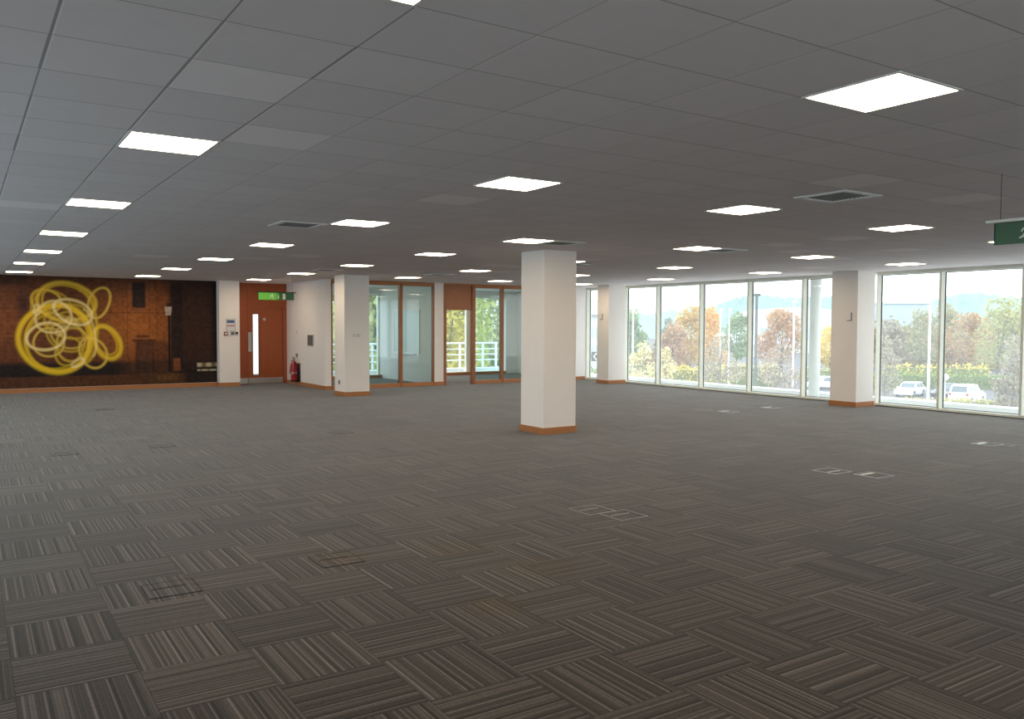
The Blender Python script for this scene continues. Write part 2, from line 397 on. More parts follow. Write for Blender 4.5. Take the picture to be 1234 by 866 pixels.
# ------------------------------------------------------------------ columns
def column(x, y, label, wx=.6, wy=.6, extra=None):
    c = thing('square_column', label, 'column', (x, y, 0), kind='thing', group='square columns of the office')
    MB().box(-wx/2, -wy/2, 0, wx/2, wy/2, H).build('shaft', M_white, c, bevel=.004)
    s = .016; a, b = wx/2, wy/2
    MB().box(-a-s, -b-s, 0, a+s, -b, .1).box(-a-s, b, 0, a+s, b+s, .1).box(-a-s, -b, 0, -a, b, .1).box(a, -b, 0, a+s, b, .1).build('skirting', M_oakh, c)
    return c
column(7.49, 10.36, 'white square column with oak skirting standing alone in mid-floor')
column(7.49, 18.04, 'white square column with two switch plates before the glazed partition')
column(15.28, 10.50, 'pale square column against the windows, nearer of the two', .58, .60)
column(15.28, 18.13, 'pinkish square column against the windows near the far corner', .60, .50)

# ------------------------------------------------------------------ ceiling lights and vents
def cell(i, j): return (CX0 + (i+.5)*M_CEIL, CY0 + (j+.5)*M_CEIL)
def ring(mb, o, i, z0, z1):
    return mb.box(-o, -o, z0, o, -i, z1).box(-o, i, z0, o, o, z1).box(-o, -i, z0, -i, i, z1).box(i, -i, z0, o, i, z1)
proto = None
roman = ['leftmost row', 'second row from the left', 'third row from the left', 'fourth row from the left', 'fifth row from the left', 'row nearest the windows']
nth = ['nearest', 'second nearest', 'third', 'fourth', 'fifth', 'sixth', 'farthest']
plan = {1: [-3,3,9,15,21,27,33], 6: [-3,3,9,15,21,27,33], 11: [3,10,15,21,27,33], 16: [3,9,15,21,27], 21: [3,9,15,21,27], 26: [9,15,21,27]}
for k, (i, js) in enumerate(plan.items()):
    for q, j in enumerate(js):
        x, y = cell(i, j)
        pos = nth[q] if q < len(js)-1 else 'farthest'
        lab = 'lit square recessed ceiling light, %s in the %s' % (pos, roman[k])
        if proto is None:
            proto = thing('ceiling_light', lab, 'ceiling light', (x, y, H), group='square recessed ceiling lights')
            ring(MB(), .2560, .2405, -.006, 0).build('frame', M_trimw, proto)
            MB().box(-.2405, -.2405, -.004, .2405, .2405, 0).build('diffuser', M_lamp, proto)
        else:
            dup(proto, (x, y, H), lab)
for k, (i, w) in enumerate(((16, 'beyond the glazed partition, left room'), (21, 'beyond the open doorway of the partition'), (26, 'beyond the partition near the window corner'))):
    x, y = cell(i, 33); dup(proto, (x, y, H), 'lit square ceiling light ' + w)
vp = None
for (i, j, w) in ((11, 1, 'nearest, before the windows'), (17, 9, 'touching a lit light, right of the column'), (5, 10, 'on the left half of the ceiling'),
                  (12, 10, 'beside the light above the lone column'), (11, 24, 'before the column with switch plates'), (17, 16, 'just right of the lone column top'), (16, 24, 'in front of the partition doorway')):
    x, y = cell(i, j); lab = 'square ceiling air grille with silver rim, ' + w
    if vp is None:
        vp = thing('ceiling_vent', lab, 'vent', (x, y, H), group='ceiling air grilles')
        ring(MB(), .2560, .195, -.010, 0).build('frame', paint('silver paint', (.80, .80, .80), .35), vp, bevel=.002)
        m = MB().box(-.185, -.185, -.0015, .185, .185, 0)
        for s in range(9):
            yy = -.17 + s*.0425; m.box(-.185, yy, -.007, .185, yy+.008, -.0015)
        m.build('grille', M_grille, vp)
    else:
        v2 = dup(vp, (x, y, H), lab)

# ------------------------------------------------------------------ hanging exit signs
def running_man(mb, ox, oz, s, y, t):
    def P(pts): mb.prism([(ox+u*s, oz+w*s) for u, w in pts], 'y', y, y-t)
    P([(.10+.07*math.cos(a), .88+.07*math.sin(a)) for a in [k*math.pi/4 for k in range(8)]])
    P([(-.10,.78),(.08,.80),(.06,.45),(-.14,.42)])                                   # trunk
    P([(.06,.78),(.26,.60),(.38,.66),(.36,.59),(.25,.50),(.03,.66)])                 # fore arm
    P([(-.08,.78),(-.32,.74),(-.42,.54),(-.35,.52),(-.27,.66),(-.06,.66)])           # rear arm
    P([(.06,.46),(.26,.34),(.20,.06),(.28,.0),(.12,.0),(.14,.28),(-.06,.40)])        # fore leg
    P([(-.14,.44),(-.26,.22),(-.50,.14),(-.50,.22),(-.34,.30),(-.22,.50)])           # rear leg
def pictograms(e, c, s, y, t):
    m = MB(); running_man(m, c-.16, -s/2, s, y, t); m.build('running_man', M_pict, e)
    MB().prism([(c-.02, .25*s), (c+.0, .25*s), (c+.0, -.1*s), (c+.02, -.1*s), (c-.01, -.42*s), (c-.04, -.1*s), (c-.02, -.1*s)], 'y', y, y-t).build('arrow', M_pict, e)
    MB().box(c+.09, y-t, -s*.5, c+.16, y, s*.5).build('door_symbol', M_pict, e)
def exit_sign(label, loc, rz, L, h, mats, shift, hm):
    e = thing('exit_sign', label, 'exit sign', loc, rz, group='hanging green exit signs')
    MB().box(-L/2, -.012, -h/2, L/2, .012, h/2).build('panel', mats, e, bevel=.002)
    pictograms(e, shift, h*.8, -.0125, .0012)
    for q in (-L/2-.006, L/2): MB().box(q, -.016, -h/2, q+.006, .016, h/2).build('end_cap', M_greenend, e)
    MB().box(-L/2-.05, -.055, h/2, L/2+.05, .055, h/2+.022).build('lamp_housing', hm, e, bevel=.004)
    top = H - loc[2]
    for sx in (-1, 1): MB().tube([(sx*(L/2-.03), 0, h/2+.02), (sx*(L/2-.03), 0, top)], .0022, 6).build('hanging_wire', M_black, e)
    return e
exit_sign('dark green hanging exit sign on thin wires near the windows', (6.33, 2.80, 2.300), -math.pi/2, .78, .155, M_green, .0, M_trimw)
# the far one emits on its left half, fading out just right of centre
t = NT('lit exit sign green'); tc = t.n('ShaderNodeTexCoord'); sp = t.n('ShaderNodeSeparateXYZ'); t.l(tc.outputs['Object'], sp.inputs[0])
b = t.bsdf((.02, .135, .035), .35)
mr = t.n('ShaderNodeMapRange'); mr.inputs[1].default_value = -.02; mr.inputs[2].default_value = .1; mr.inputs[3].default_value = .55; mr.inputs[4].default_value = .0
t.l(sp.outputs[0], mr.inputs[0]); t.l(mr.outputs[0], b.inputs['Emission Strength']); b.inputs['Emission Color'].default_value = (.15, .46, .03, 1)
M_litgreen = t.done(b)
exit_sign('bright green lit exit sign hanging in front of the cherry door', (6.24, 19.6, 2.275), 0, .84, .168, M_litgreen, .06, M_greenend)

# ------------------------------------------------------------------ wall fittings
def switch(label, loc, rz=0, n=1, w=.075, h=.075):
    s = thing('light_switch', label, 'switch', loc, rz)
    MB().box(-w/2, -.009, -h/2, w/2, 0, h/2).build('plate', paint('ivory plate', (.62, .60, .56), .4), s, bevel=.002)
    MB().box(-.012, -.014, -.02, .012, -.009, .02).build('rocker', M_label, s, bevel=.001)
    return s
switch('left one of two small switch plates on the column before the partition', (7.435, 17.74, 1.375))
switch('right one of two small switch plates on the column before the partition', (7.525, 17.74, 1.375))
switch('small pale switch plate on the white side wall above the extinguisher', (7.5, 21.83, 1.42), -math.pi/2)
so = thing('wall_socket', 'dark low socket on the side of the column before the partition', 'socket', (7.19, 18.05, .31), -math.pi/2)
MB().box(-.04, -.012, -.05, .04, 0, .05).build('plate', M_grey, so, bevel=.002); MB().box(-.02, -.016, -.03, .02, -.012, .03).build('outlet', M_black, so)
so = thing('wall_socket', 'small dark socket on the white wall just above the fire extinguisher', 'socket', (7.5, 21.8, .79), -math.pi/2)
MB().box(-.045, -.03, -.05, .045, 0, .05).build('plate', M_grey, so, bevel=.004); MB().box(-.025, -.034, -.03, .025, -.03, .03).build('outlet', M_black, so)
# notice and call points on the pier
nt = thing('wall_notice', 'framed notice with blue and red bands on the pier left of the door', 'notice', (5.87, 22.2, 1.595))
MB().box(-.11, -.008, -.155, .11, 0, .155).build('backing', M_label, nt)
MB().box(-.095, -.0095, .05, .095, -.008, .125).build('blue_band', paint('blue print', (.10, .13, .32), .5), nt)
MB().box(-.095, -.0095, -.03, .095, -.008, -.005).build('red_band', paint('red print', (.45, .06, .05), .5), nt)
ring2 = MB().box(-.115, -.012, -.16, -.106, 0, .16).box(.106, -.012, -.16, .115, 0, .16).box(-.106, -.012, .151, .106, 0, .16).box(-.106, -.012, -.16, .106, 0, -.151)
ring2.build('frame', M_grey, nt)
cp = thing('fire_call_point', 'small reddish-brown call point on the pier below the notice', 'call point', (5.745, 22.203, 1.37))
MB().box(-.05, -.04, -.05, .05, 0, .05).build('housing', paint('faded red plastic', (.24, .06, .04), .45), cp, bevel=.004); MB().box(-.028, -.044, -.022, .028, -.04, .022).build('glass_face', M_label, cp)
cp = thing('door_release', 'grey-green door release box on the pier under the notice', 'door release', (5.91, 22.203, 1.38))
MB().box(-.045, -.035, -.045, .045, 0, .045).build('housing', M_grey, cp, bevel=.004); MB().box(-.022, -.04, -.02, .022, -.035, .02).build('button', M_black, cp)
cp = thing('card_reader', 'small black card reader on the pier beside the door edge', 'card reader', (6.02, 22.203, 1.385))
MB().box(-.032, -.025, -.03, .032, 0, .03).build('housing', M_black, cp, bevel=.004); MB().box(-.03, -.02, -.06, .03, 0, -.045).build('strip', M_grey, cp)
# grey panel with dark bars on the side wall
pn = thing('wall_panel', 'grey framed panel with dark vertical bars on the white side wall', 'panel', (7.5, 20.76, 1.21), -math.pi/2)
MB().box(-.2, -.02, -.145, .2, 0, .145).build('backing', M_grey, pn, bevel=.003)
for q in (-.12, 0, .12): MB().box(q-.032, -.024, -.12, q+.032, -.02, .12).build('bar', M_black, pn)
# small L-shaped brackets on the window columns
for (x, y, z, w) in ((14.99, 10.36, 1.81, 'nearer'), (14.98, 18.18, 1.86, 'farther')):
    hk = thing('wall_hook', 'small grey J-shaped hook on the face of the %s window column' % w, 'hook', (x, y, z), -math.pi/2, group='hooks on the window columns')
    MB().box(.02, -.02, -.08, .04, 0, .09).build('upright', M_grey, hk, bevel=.002); MB().box(-.05, -.04, -.08, .02, 0, -.06).build('foot', M_grey, hk, bevel=.002)

# fire extinguisher
fe = thing('fire_extinguisher', 'red fire extinguisher with black hose hung low on the white side wall', 'fire extinguisher', (7.375, 21.7, .09), -math.pi/2)
MB().lathe([(.0,.015),(.07,.015),(.085,.03),(.085,.44),(.08,.48),(.055,.52),(.03,.54),(.025,.57),(0,.57)], n=24).build('cylinder', M_red, fe, smooth=True)
MB().lathe([(.0868,.20),(.0868,.27)], n=24).build('label_band', paint('faded label', (.55, .30, .28), .5), fe, smooth=True)
vv = MB().lathe([(.02,.56),(.03,.57),(.03,.60),(.015,.62)], n=14).build('valve', M_steel, fe)
MB().box(-.10, -.012, .605, .05, .012, .622).build('handle', M_black, vv, bevel=.003)
MB().prism([(-.11,.655),(-.105,.67),(.03,.635),(.03,.62)], 'y', -.01, .01).build('lever', M_black, vv)
MB().tube([(.03,0,.595),(.10,-.02,.57),(.125,-.03,.45),(.12,-.03,.28),(.115,-.03,.14)], .014, 8).build('hose', M_black, fe, smooth=True)
MB().tube([(-.04,0,.595),(-.13,-.02,.55),(-.15,-.03,.46)], .012, 8).build('hose', M_black, fe, smooth=True)
MB().tube([(-.15,-.03,.47),(-.155,-.03,.36),(-.16,-.03,.22)], [.02,.03,.04], 12).build('discharge_horn', M_black, fe, smooth=True)
MB().lathe([(.09,0),(.09,.06)], n=24).build('base_ring', M_black, fe)
MB().box(.02, .088, .0, .14, .127, .50).build('wall_bracket', M_black, fe)
# ------------------------------------------------------------------ floor outlet boxes
fbm = paint('carpet inlay', (.075, .068, .063), .95)
fbs = [(1.05, 5.39, 'darkest, among the striped tiles at the left foreground', 'd'), (2.14, 5.45, 'beside a brown carpet stain', 'd'),
       (4.62, 5.72, 'in the middle of the floor, left of its pair', 'h'), (4.72, 5.42, 'in the middle of the floor, right of its pair', 'h'),
       (8.15, 5.82, 'right of the lone column, left of its pair', 's'), (8.32, 5.42, 'right of the lone column, right of its pair', 'p'),
       (11.88, 6.02, 'nearest the windows at the right, left of three', 'p'), (12.0, 5.72, 'nearest the windows at the right, middle of three', 'h'), (12.08, 5.42, 'at the right edge by the windows', 'p'),
       (11.94, 11.46, 'left in the group of four before the windows', 'h'), (12.13, 10.95, 'front in the group of four before the windows', 'p'), (13.12, 11.40, 'rear in the group of four before the windows', 'h'), (13.44, 11.03, 'right in the group of four before the windows', 'p'),
       (13.14, 16.36, 'far, beside the pinkish window column', 'h'), (1.05, 11.74, 'on the left, before the mural', 'd'), (2.21, 11.82, 'right of another before the mural', 'd'), (2.25, 17.42, 'far left, close to the mural', 'd'), (4.74, 11.87, 'left of the lone column', 'd')]
for (x, y, w, st) in fbs:
    r = thing('floor_box', 'floor outlet lid in the carpet, ' + w, 'floor box', (x, y, 0), -.0052, group='floor outlet boxes')
    o = .15; i = .143 if st in 'sph' else .146
    rim = M_floorsteel if st in 'sp' else (paint('dull trim', (.36, .35, .33), .5, .4) if st == 'h' else M_dark)
    ring(MB(), o, i, 0, .004).build('rim', rim, r)
    MB().box(-i, -i, 0, i, i, .003).build('lid', M_carpet, r)
    if st in 'sp': MB().box(-.12, -.04 if st == 's' else .05, .003, .10, -.015 if st == 's' else .10, .0048).build('flap', M_floorsteel, r)
    else: MB().box(-.11, .02, .003, .09, .034, .0048).build('flap', rim, r)

# ------------------------------------------------------------------ mural
def mural():
    x0, x1, z0, z1 = -2.95, 5.575, .105, H-.005
    NX, NZ = 760, 250
    xs = np.linspace(x0, x1, NX); zs = np.linspace(z0, z1, NZ)
    X, Z = np.meshgrid(xs, zs)
    rng = np.random.default_rng(4)
    # picture coordinates: u 0..1180 from the left of the visible part, v 0 (top) .. 600
    U = (X-.73)/(5.58-.73)*1150; V = (2.72-Z)/2.62*590
    def ss(a, b, t): q = np.clip((t-a)/(b-a), 0, 1); return q*q*(3-2*q)
    def boxm(u0, v0, u1, v1, s=6): return ss(u0-s, u0+s, U)*(1-ss(u1-s, u1+s, U))*ss(v0-s, v0+s, V)*(1-ss(v1-s, v1+s, V))
    C = np.zeros(X.shape+(3,))
    def over(m, c): C[:] = C*(1-m[..., None]) + np.array(c)*m[..., None]
    over(np.ones_like(U), (.115, .040, .018))
    glow = np.exp(-(((U-690)/230)**2 + ((V-270)/190)**2)); over(glow*.85, (.36, .115, .026))
    over(np.exp(-(((U-60)/130)**2 + ((V-250)/160)**2))*.6, (.24, .075, .025))
    over(boxm(-2000, -20, 140, 48, 12)*.6, (.03, .014, .011))
    over((1-ss(-20, 90, V))*.5, (.035, .016, .011))
    for k in range(-40, 22):                                     # stone courses and pilasters
        over(boxm(-2000, 60+k*22, 470, 63+k*22, 3)*.28, (.03, .012, .008))
    for u in (105, 548, 618, 640, 760, 800): over(boxm(u, 20, u+5, 500, 4)*.45, (.05, .018, .01))
    over(boxm(470, 185, 860, 190, 4)*.6, (.05, .018, .01)); over(boxm(600, 235, 860, 239, 4)*.4, (.3, .1, .03))
    over(boxm(670, 15, 742, 160, 6)*.95, (.018, .014, .014)); over(boxm(658, 165, 752, 178, 6)*.6, (.16, .06, .03))
    over(np.exp(-(((U-120)/38)**2 + ((V-150)/75)**2))*.75, (.028, .014, .016))
    # darker right-hand side of the street
    over(ss(860, 900, U)*.93, (.036, .018, .014)); over(boxm(880, 30, 950, 500, 10)*.7, (.016, .012, .013)); over(ss(1110, 1150, U)*.9, (.010, .011, .013))
    for u in (985, 1040, 1075): over(boxm(u, 90, u+8, 440, 8)*.35, (.06, .025, .016))
    # stone gateway
    over(boxm(672, 335, 795, 350, 5)*.8, (.03, .016, .012)); over(boxm(690, 312, 760, 325, 8)*.8, (.022, .012, .01))
    over(boxm(685, 350, 790, 520, 8)*.85, (.05, .022, .014)); over(boxm(705, 365, 775, 520, 8)*.9, (.105, .042, .022)); over(boxm(790, 345, 865, 470, 8)*.5, (.05, .02, .013))
    # kerb, road and reflections
    over(ss(440, 475, V)*(1-ss(525, 540, V))*(1-ss(560, 700, U)*.35), (.020, .014, .013))
    over(ss(525, 540, V), (.085, .032, .016)); over(ss(525, 540, V)*ss(620, 760, U)*.6, (.06, .03, .014)); over(boxm(800, 535, 920, 570, 14)*.55, (.15, .075, .02))
    over(ss(500, 520, V)*ss(940, 980, U)*.8, (.014, .012, .012))
    # lantern post and orange bin
    over(boxm(866, 200, 877, 520, 2.5), (.012, .009, .008)); over(boxm(860, 130, 882, 152, 4)*.9, (.02, .014, .012))
    wv = 22 - (V-150)*.14; over((np.abs(U-868) < wv)*ss(148, 154, V)*(1-ss(196, 202, V)), (.42, .34, .27))
    over(boxm(893, 445, 934, 515, 5)*.95, (.20, .065, .024))
    n = rng.random((NZ//6+2, NX//6+2)); nn = np.kron(n, np.ones((6, 6)))[:NZ, :NX]
    C *= (.8 + .4*nn)[..., None]
    st = boxm(1030, 474, 1160, 496, 6)*(.6+.4*np.sin(U*.11)); over(np.clip(st, 0, 1), (.55, .44, .27)); over(boxm(1032, 512, 1160, 520, 4)*(.5+.5*(np.sin(U*.13) > -.4)), (.6, .5, .35))
    # light-painted scribble, strokes added like light
    G = np.zeros(X.shape); W = np.zeros(X.shape)
    def stroke(cx, cy, rx, ry, rot, a0, a1, wdt, amp, white):
        nonlocal G, W
        n = 220; t = np.radians(np.linspace(a0, a1, n)); c, s = math.cos(math.radians(rot)), math.sin(math.radians(rot))
        wob = 1 + .02*np.sin(3*t+cx)
        u = cx + (rx*np.cos(t)*c - ry*np.sin(t)*s)*wob; v = cy + (rx*np.cos(t)*s + ry*np.sin(t)*c)*wob
        D = np.full(X.shape, 1e9)
        mk = (U > u.min()-30) & (U < u.max()+30) & (V > v.min()-30) & (V < v.max()+30)
        uu, vv = U[mk], V[mk]; dd = np.full(uu.shape, 1e9)
        for p, q in zip(u, v): dd = np.minimum(dd, (uu-p)**2 + (vv-q)**2)
        D[mk] = dd; m = np.exp(-(D/(wdt*wdt))**1.4)*amp
        G = np.maximum(G, m) + .22*np.minimum(G, m); W = np.maximum(W, m*white)
    K = 4.407/5.773; T = lambda a: a*K
    ell = [(360,448,236,236,0,0,360,19,1,.03),(370,452,206,222,8,0,360,11,.8,.0),(355,470,186,190,-12,0,360,9,.55,.0),
           (430,192,192,132,5,0,360,15,.8,.1),(440,208,172,128,18,0,360,9,.6,.05),(330,240,130,120,-10,0,360,8,.45,.05),
           (300,190,96,80,15,0,360,11,.7,.12),
           (345,300,118,108,-20,0,360,11,.8,.7),(475,262,132,80,22,0,360,12,.85,.8),
           (648,195,68,114,22,0,360,10,.75,.25),
           (460,330,172,118,8,0,360,10,.5,.1),(450,400,150,140,0,0,360,9,.5,.1),
           (295,435,124,92,-12,0,360,12,.9,.7),(312,476,98,98,-10,0,360,9,.7,.3),(440,430,120,84,20,0,360,9,.6,.35),
           (465,490,104,118,14,0,360,10,.65,.1),(440,540,86,100,28,0,360,9,.55,.0),
           (700,478,82,124,-26,0,360,18,.9,.05),(690,470,66,104,-26,0,360,8,.6,.0),
           (602,552,88,112,-28,0,360,10,.75,.25),
           (500,365,134,265,-4,-75,85,12,.6,.05),(570,410,45,170,-10,-85,85,9,.7,.6),
           (500,620,45,20,-30,0,360,11,.7,.8),(238,250,18,34,0,0,360,11,.7,.7),(395,392,40,22,-40,0,360,11,.6,.75),(460,325,34,22,10,0,360,11,.6,.7)]
    # angles run clockwise on the wall because v points down
    for (a, b2, rx, ry, rot, s0, s1, wd, am, wh) in ell:
        stroke(T(a), T(b2)-14, T(rx), T(ry), rot, s0, s1, T(wd), am, wh)
    G = np.clip(G, 0, 1.15); yel = np.stack([.74+.04*W, .48+.20*W, .012+.42*W], -1)
    C = C*(1-np.clip(G, 0, 1)[..., None]*.93) + yel*G[..., None]
    C = np.clip(C, 0, 1)
    idx = np.arange(NX*NZ).reshape(NZ, NX)
    F = np.stack([idx[:-1, :-1], idx[:-1, 1:], idx[1:, 1:], idx[1:, :-1]], -1).reshape(-1, 4)
    P = np.stack([X, np.full_like(X, 22.444), Z], -1).reshape(-1, 3)
    me = bpy.data.meshes.new('mural'); me.from_pydata(P.tolist(), [], F.tolist())
    at = me.color_attributes.new('print', 'FLOAT_COLOR', 'POINT')
    at.data.foreach_set('color', np.concatenate([C.reshape(-1, 3), np.ones((NX*NZ, 1))], 1).astype(np.float32).ravel())
    t = NT('printed wall covering'); a = t.n('ShaderNodeAttribute', attribute_name='print')
    me.materials.append(t.done(t.bsdf(a.outputs[0], .55, 0, .12)))
    o = bpy.data.objects.new('mural', me); COL.objects.link(o)
    # give the covering its thickness
    m = o.modifiers.new('thickness', 'SOLIDIFY'); m.thickness = .005; m.offset = -1
    tag(o, 'brown night-street wall mural with yellow light scribble on the far wall', 'mural', kind='thing')
mural()

# whiteboard in the left meeting room
wb = thing('whiteboard', 'large whiteboard on the wall behind the tinted partition glass', 'whiteboard', (10.7, 21.74, 1.43), -math.pi/2)
MB().box(-.80, -.015, -.6, .80, 0, .6).build('board', paint('whiteboard enamel', (.58, .63, .61), .35), wb)
MB().box(-.83, -.025, -.63, -.80, 0, .63).box(.80, -.025, -.63, .83, 0, .63).box(-.80, -.025, .60, .80, 0, .63).box(-.80, -.025, -.63, .80, 0, -.60).build('frame', M_trimw, wb)
MB().box(-.6, -.07, -.65, .6, -.0, -.635).build('pen_tray', M_steel, wb)

# ------------------------------------------------------------------ outside the windows
GZ = -5.5
S('ground_bounce', MB().box(17.6, -60, GZ, 42, 60, GZ+.02), paint('pale bounce paving', (.74, .73, .71), .85))  # unseen pale ground added to bounce sky light onto the ceiling
S('ground_car_park', MB().box(17.6, -120, GZ-.3, 700, 700, GZ), M_asphalt)
S('ground_lawn', MB().box(-60, 25.6, GZ-.3, 17.6, 120, GZ-.02), M_lawn)
S('ground_bounce_left', MB().box(-90, -120, GZ-.3, 17.6, 25.6, GZ), paint('bounce paving', (.80, .80, .78), .8))  # unseen ground, made very pale to bounce sky light up indoors
S('trim_ledge', MB().box(XW+.2, -3, -.34, 17.5, 23.4, -.16).box(17.1, -3, -.16, 17.5, 23.4, .03), paint('white coping', (.80, .81, .80), .7))
S('floor_balcony', MB().box(7, YB+.16, -.25, 16.6, 25.5, -.06).box(7, 25.06, -.06, 16.6, 25.5, .12), M_conc)
rl = thing('balcony_railing', 'white tubular railing of the balcony behind the glazed partition', 'railing', (0, 25.25, .12))
for x in (8.0, 9.6, 11.2, 12.85, 14.47, 15.4, 15.95):
    MB().box(x-.03, -.03, 0, x+.03, .03, .86).build('post', M_rail, rl)
MB().tube([(7.4, -.02, .865), (16.0, -.02, .865)], .032, 10).build('handrail', M_rail, rl)
for z in (.66, .47, .28):
    MB().tube([(7.4, -.04, z), (16.0, -.04, z)], .018, 8).build('rail', M_rail, rl)
pc = thing('exterior_pipe_column', 'round white pillar standing on the ledge outside the window', 'pillar', (16.75, 12.50, -.16), kind='thing')
MB().lathe([(.125, 0), (.125, 3.2)], n=28).build('shaft', paint('white render', (.72, .74, .70), .6), pc, smooth=True)
MB().lathe([(.129, 2.70), (.129, 2.74)], n=28).build('joint_ring', M_rail, pc)
fl = thing('fixture', 'small grey floodlight fixed outside at the top of the fourth wide window pane', 'fixture', (16.0, 13.45, 2.735))  # plain grey box at the window head, not identified
MB().box(-.10, -.14, -.06, .18, .14, 0).build('housing', M_grey, fl, bevel=.01); MB().box(-.162, -.02, -.04, -.10, .02, -.01).build('bracket', M_grey, fl)
MB().box(-.07, -.10, -.066, .14, .10, -.06).build('lens', M_label, fl)
S('trim_soffit', MB().box(XW+.2, -3, 2.75, 17.2, 23.6, 2.95), M_conc)

# leaf clouds
def leaves(blobs, n, size, seed):
    """n bent leaf sprays scattered over ellipsoid blobs (cx,cy,cz,rx,ry,rz)"""
    r = np.random.default_rng(seed)
    w = np.array([b[3]*b[4]*b[5] for b in blobs])**(2/3); w /= w.sum()
    k = r.choice(len(blobs), n, p=w); B = np.array(blobs)[k]
    d = r.normal(size=(n, 3)); d /= np.linalg.norm(d, axis=1, keepdims=True)
    rad = (.45 + .55*r.random((n, 1))**.6)*(.9 + .2*r.random((n, 1)))
    P = B[:, :3] + d*rad*B[:, 3:6]
    a = r.normal(size=(n, 3)); a /= np.linalg.norm(a, axis=1, keepdims=True)
    b = np.cross(a, r.normal(size=(n, 3))); b /= np.linalg.norm(b, axis=1, keepdims=True)
    s = size*(.6+.8*r.random((n, 1)))
    nn = np.cross(a, b)*s*.18
    V = np.stack([P-a*s, P-b*s*.55+nn, P+a*s, P+b*s*.55+nn], 1).reshape(-1, 3)
    F = np.arange(4*n).reshape(n, 4)
    return V.tolist(), F.tolist()
def leafobj(name, VF, mat, parent):
    me = bpy.data.meshes.new(name); me.from_pydata(VF[0], [], VF[1]); me.materials.append(mat)
    o = bpy.data.objects.new(name, me); COL.objects.link(o); o.parent = parent; return o
LM = {
 'green': leafmat('green leaves', [(.16,.26,.12),(.26,.36,.19),(.34,.40,.24)]),
 'greygreen': leafmat('grey green leaves', [(.16,.21,.16),(.24,.29,.22)]),
 'yellowwhite': leafmat('pale yellow leaves', [(.30,.26,.16),(.55,.46,.18),(.72,.62,.34),(.8,.76,.6)]),
 'pink': leafmat('rusty pink leaves', [(.40,.25,.17),(.56,.34,.20),(.52,.42,.26)]),
 'yelloworange': leafmat('yellow orange leaves', [(.42,.34,.15),(.62,.46,.16),(.60,.34,.12)]),
 'orange': leafmat('orange leaves', [(.55,.34,.12),(.72,.44,.14),(.66,.50,.24)]),
 'brown': leafmat('brown leaves', [(.20,.17,.13),(.32,.27,.19),(.46,.42,.33)]),
 'grey': leafmat('bare grey twigs and leaves', [(.24,.20,.17),(.36,.29,.24),(.5,.42,.34)]),
 'yellow': leafmat('yellow leaves', [(.62,.48,.08),(.75,.60,.14),(.70,.62,.25)]),
 'olive': leafmat('olive leaves', [(.24,.24,.12),(.36,.34,.17),(.42,.35,.2)]),
 'orangebrown': leafmat('orange brown leaves', [(.30,.20,.11),(.48,.30,.14),(.50,.36,.2)]),
 'greenyellow': leafmat('yellow green leaves', [(.30,.33,.13),(.44,.42,.17),(.50,.44,.2)]),
 'yellowgreen': leafmat('yellow green leaves', [(.34,.33,.09),(.48,.44,.12),(.56,.52,.2)]),
 'hedge': leafmat('hedge leaves', [(.16,.24,.08),(.25,.33,.11),(.36,.40,.15)]),
 'verge': leafmat('straw hedge leaves', [(.42,.36,.16),(.56,.48,.2),(.44,.42,.18)]),
}
M_bark = paint('grey bark', (.22, .19, .16), .9, var=.2, scale=8)
def tree(label, kind, x, y, zt, zb, r, seed, n=2600, size=.2, base=GZ, name='autumn_tree', squash=1.0):
    t = thing(name, label, 'tree', (x, y, base), group='trees outside')
    rnd = random.Random(seed); hz = (zt-zb)/2; cz = (zt+zb)/2 - base
    blobs = [(0, 0, cz-.1*hz, r*.72, r*.72, hz*.78)]
    for k in range(9):
        a = rnd.random()*6.283; h = rnd.uniform(-.65, .72); rr = r*rnd.uniform(.30, .46); off = r*(1-.45*max(0, h))*rnd.uniform(.45, .72)
        blobs.append((math.cos(a)*off, math.sin(a)*off, cz+h*hz, rr, rr, min(hz*.4, rr*1.05)))
    blobs.append((0, 0, cz+hz*.68, r*.42, r*.42, hz*.34))
    mb = MB().tube([(0,0,0), (.03,.02,(cz-hz)*.6), (0,0,cz-hz*.2), (.05,-.04,cz+hz*.55)], [.05+r*.045, .045+r*.035, .03+r*.025, .02], 8)
    for k in range(7):
        a = rnd.random()*6.283; q = blobs[1+k]
        z0 = cz-hz*rnd.uniform(.3, .8)
        mb.tube([(0, 0, z0), (q[0]*.5, q[1]*.5, (z0+q[2])/2+.1), (q[0], q[1], q[2])], [.03+r*.012, .02+r*.008, .012], 6)
    mb.build('trunk', M_bark, t)
    leafobj('foliage', leaves(blobs, n, size, seed), LM[kind], t)
    return t
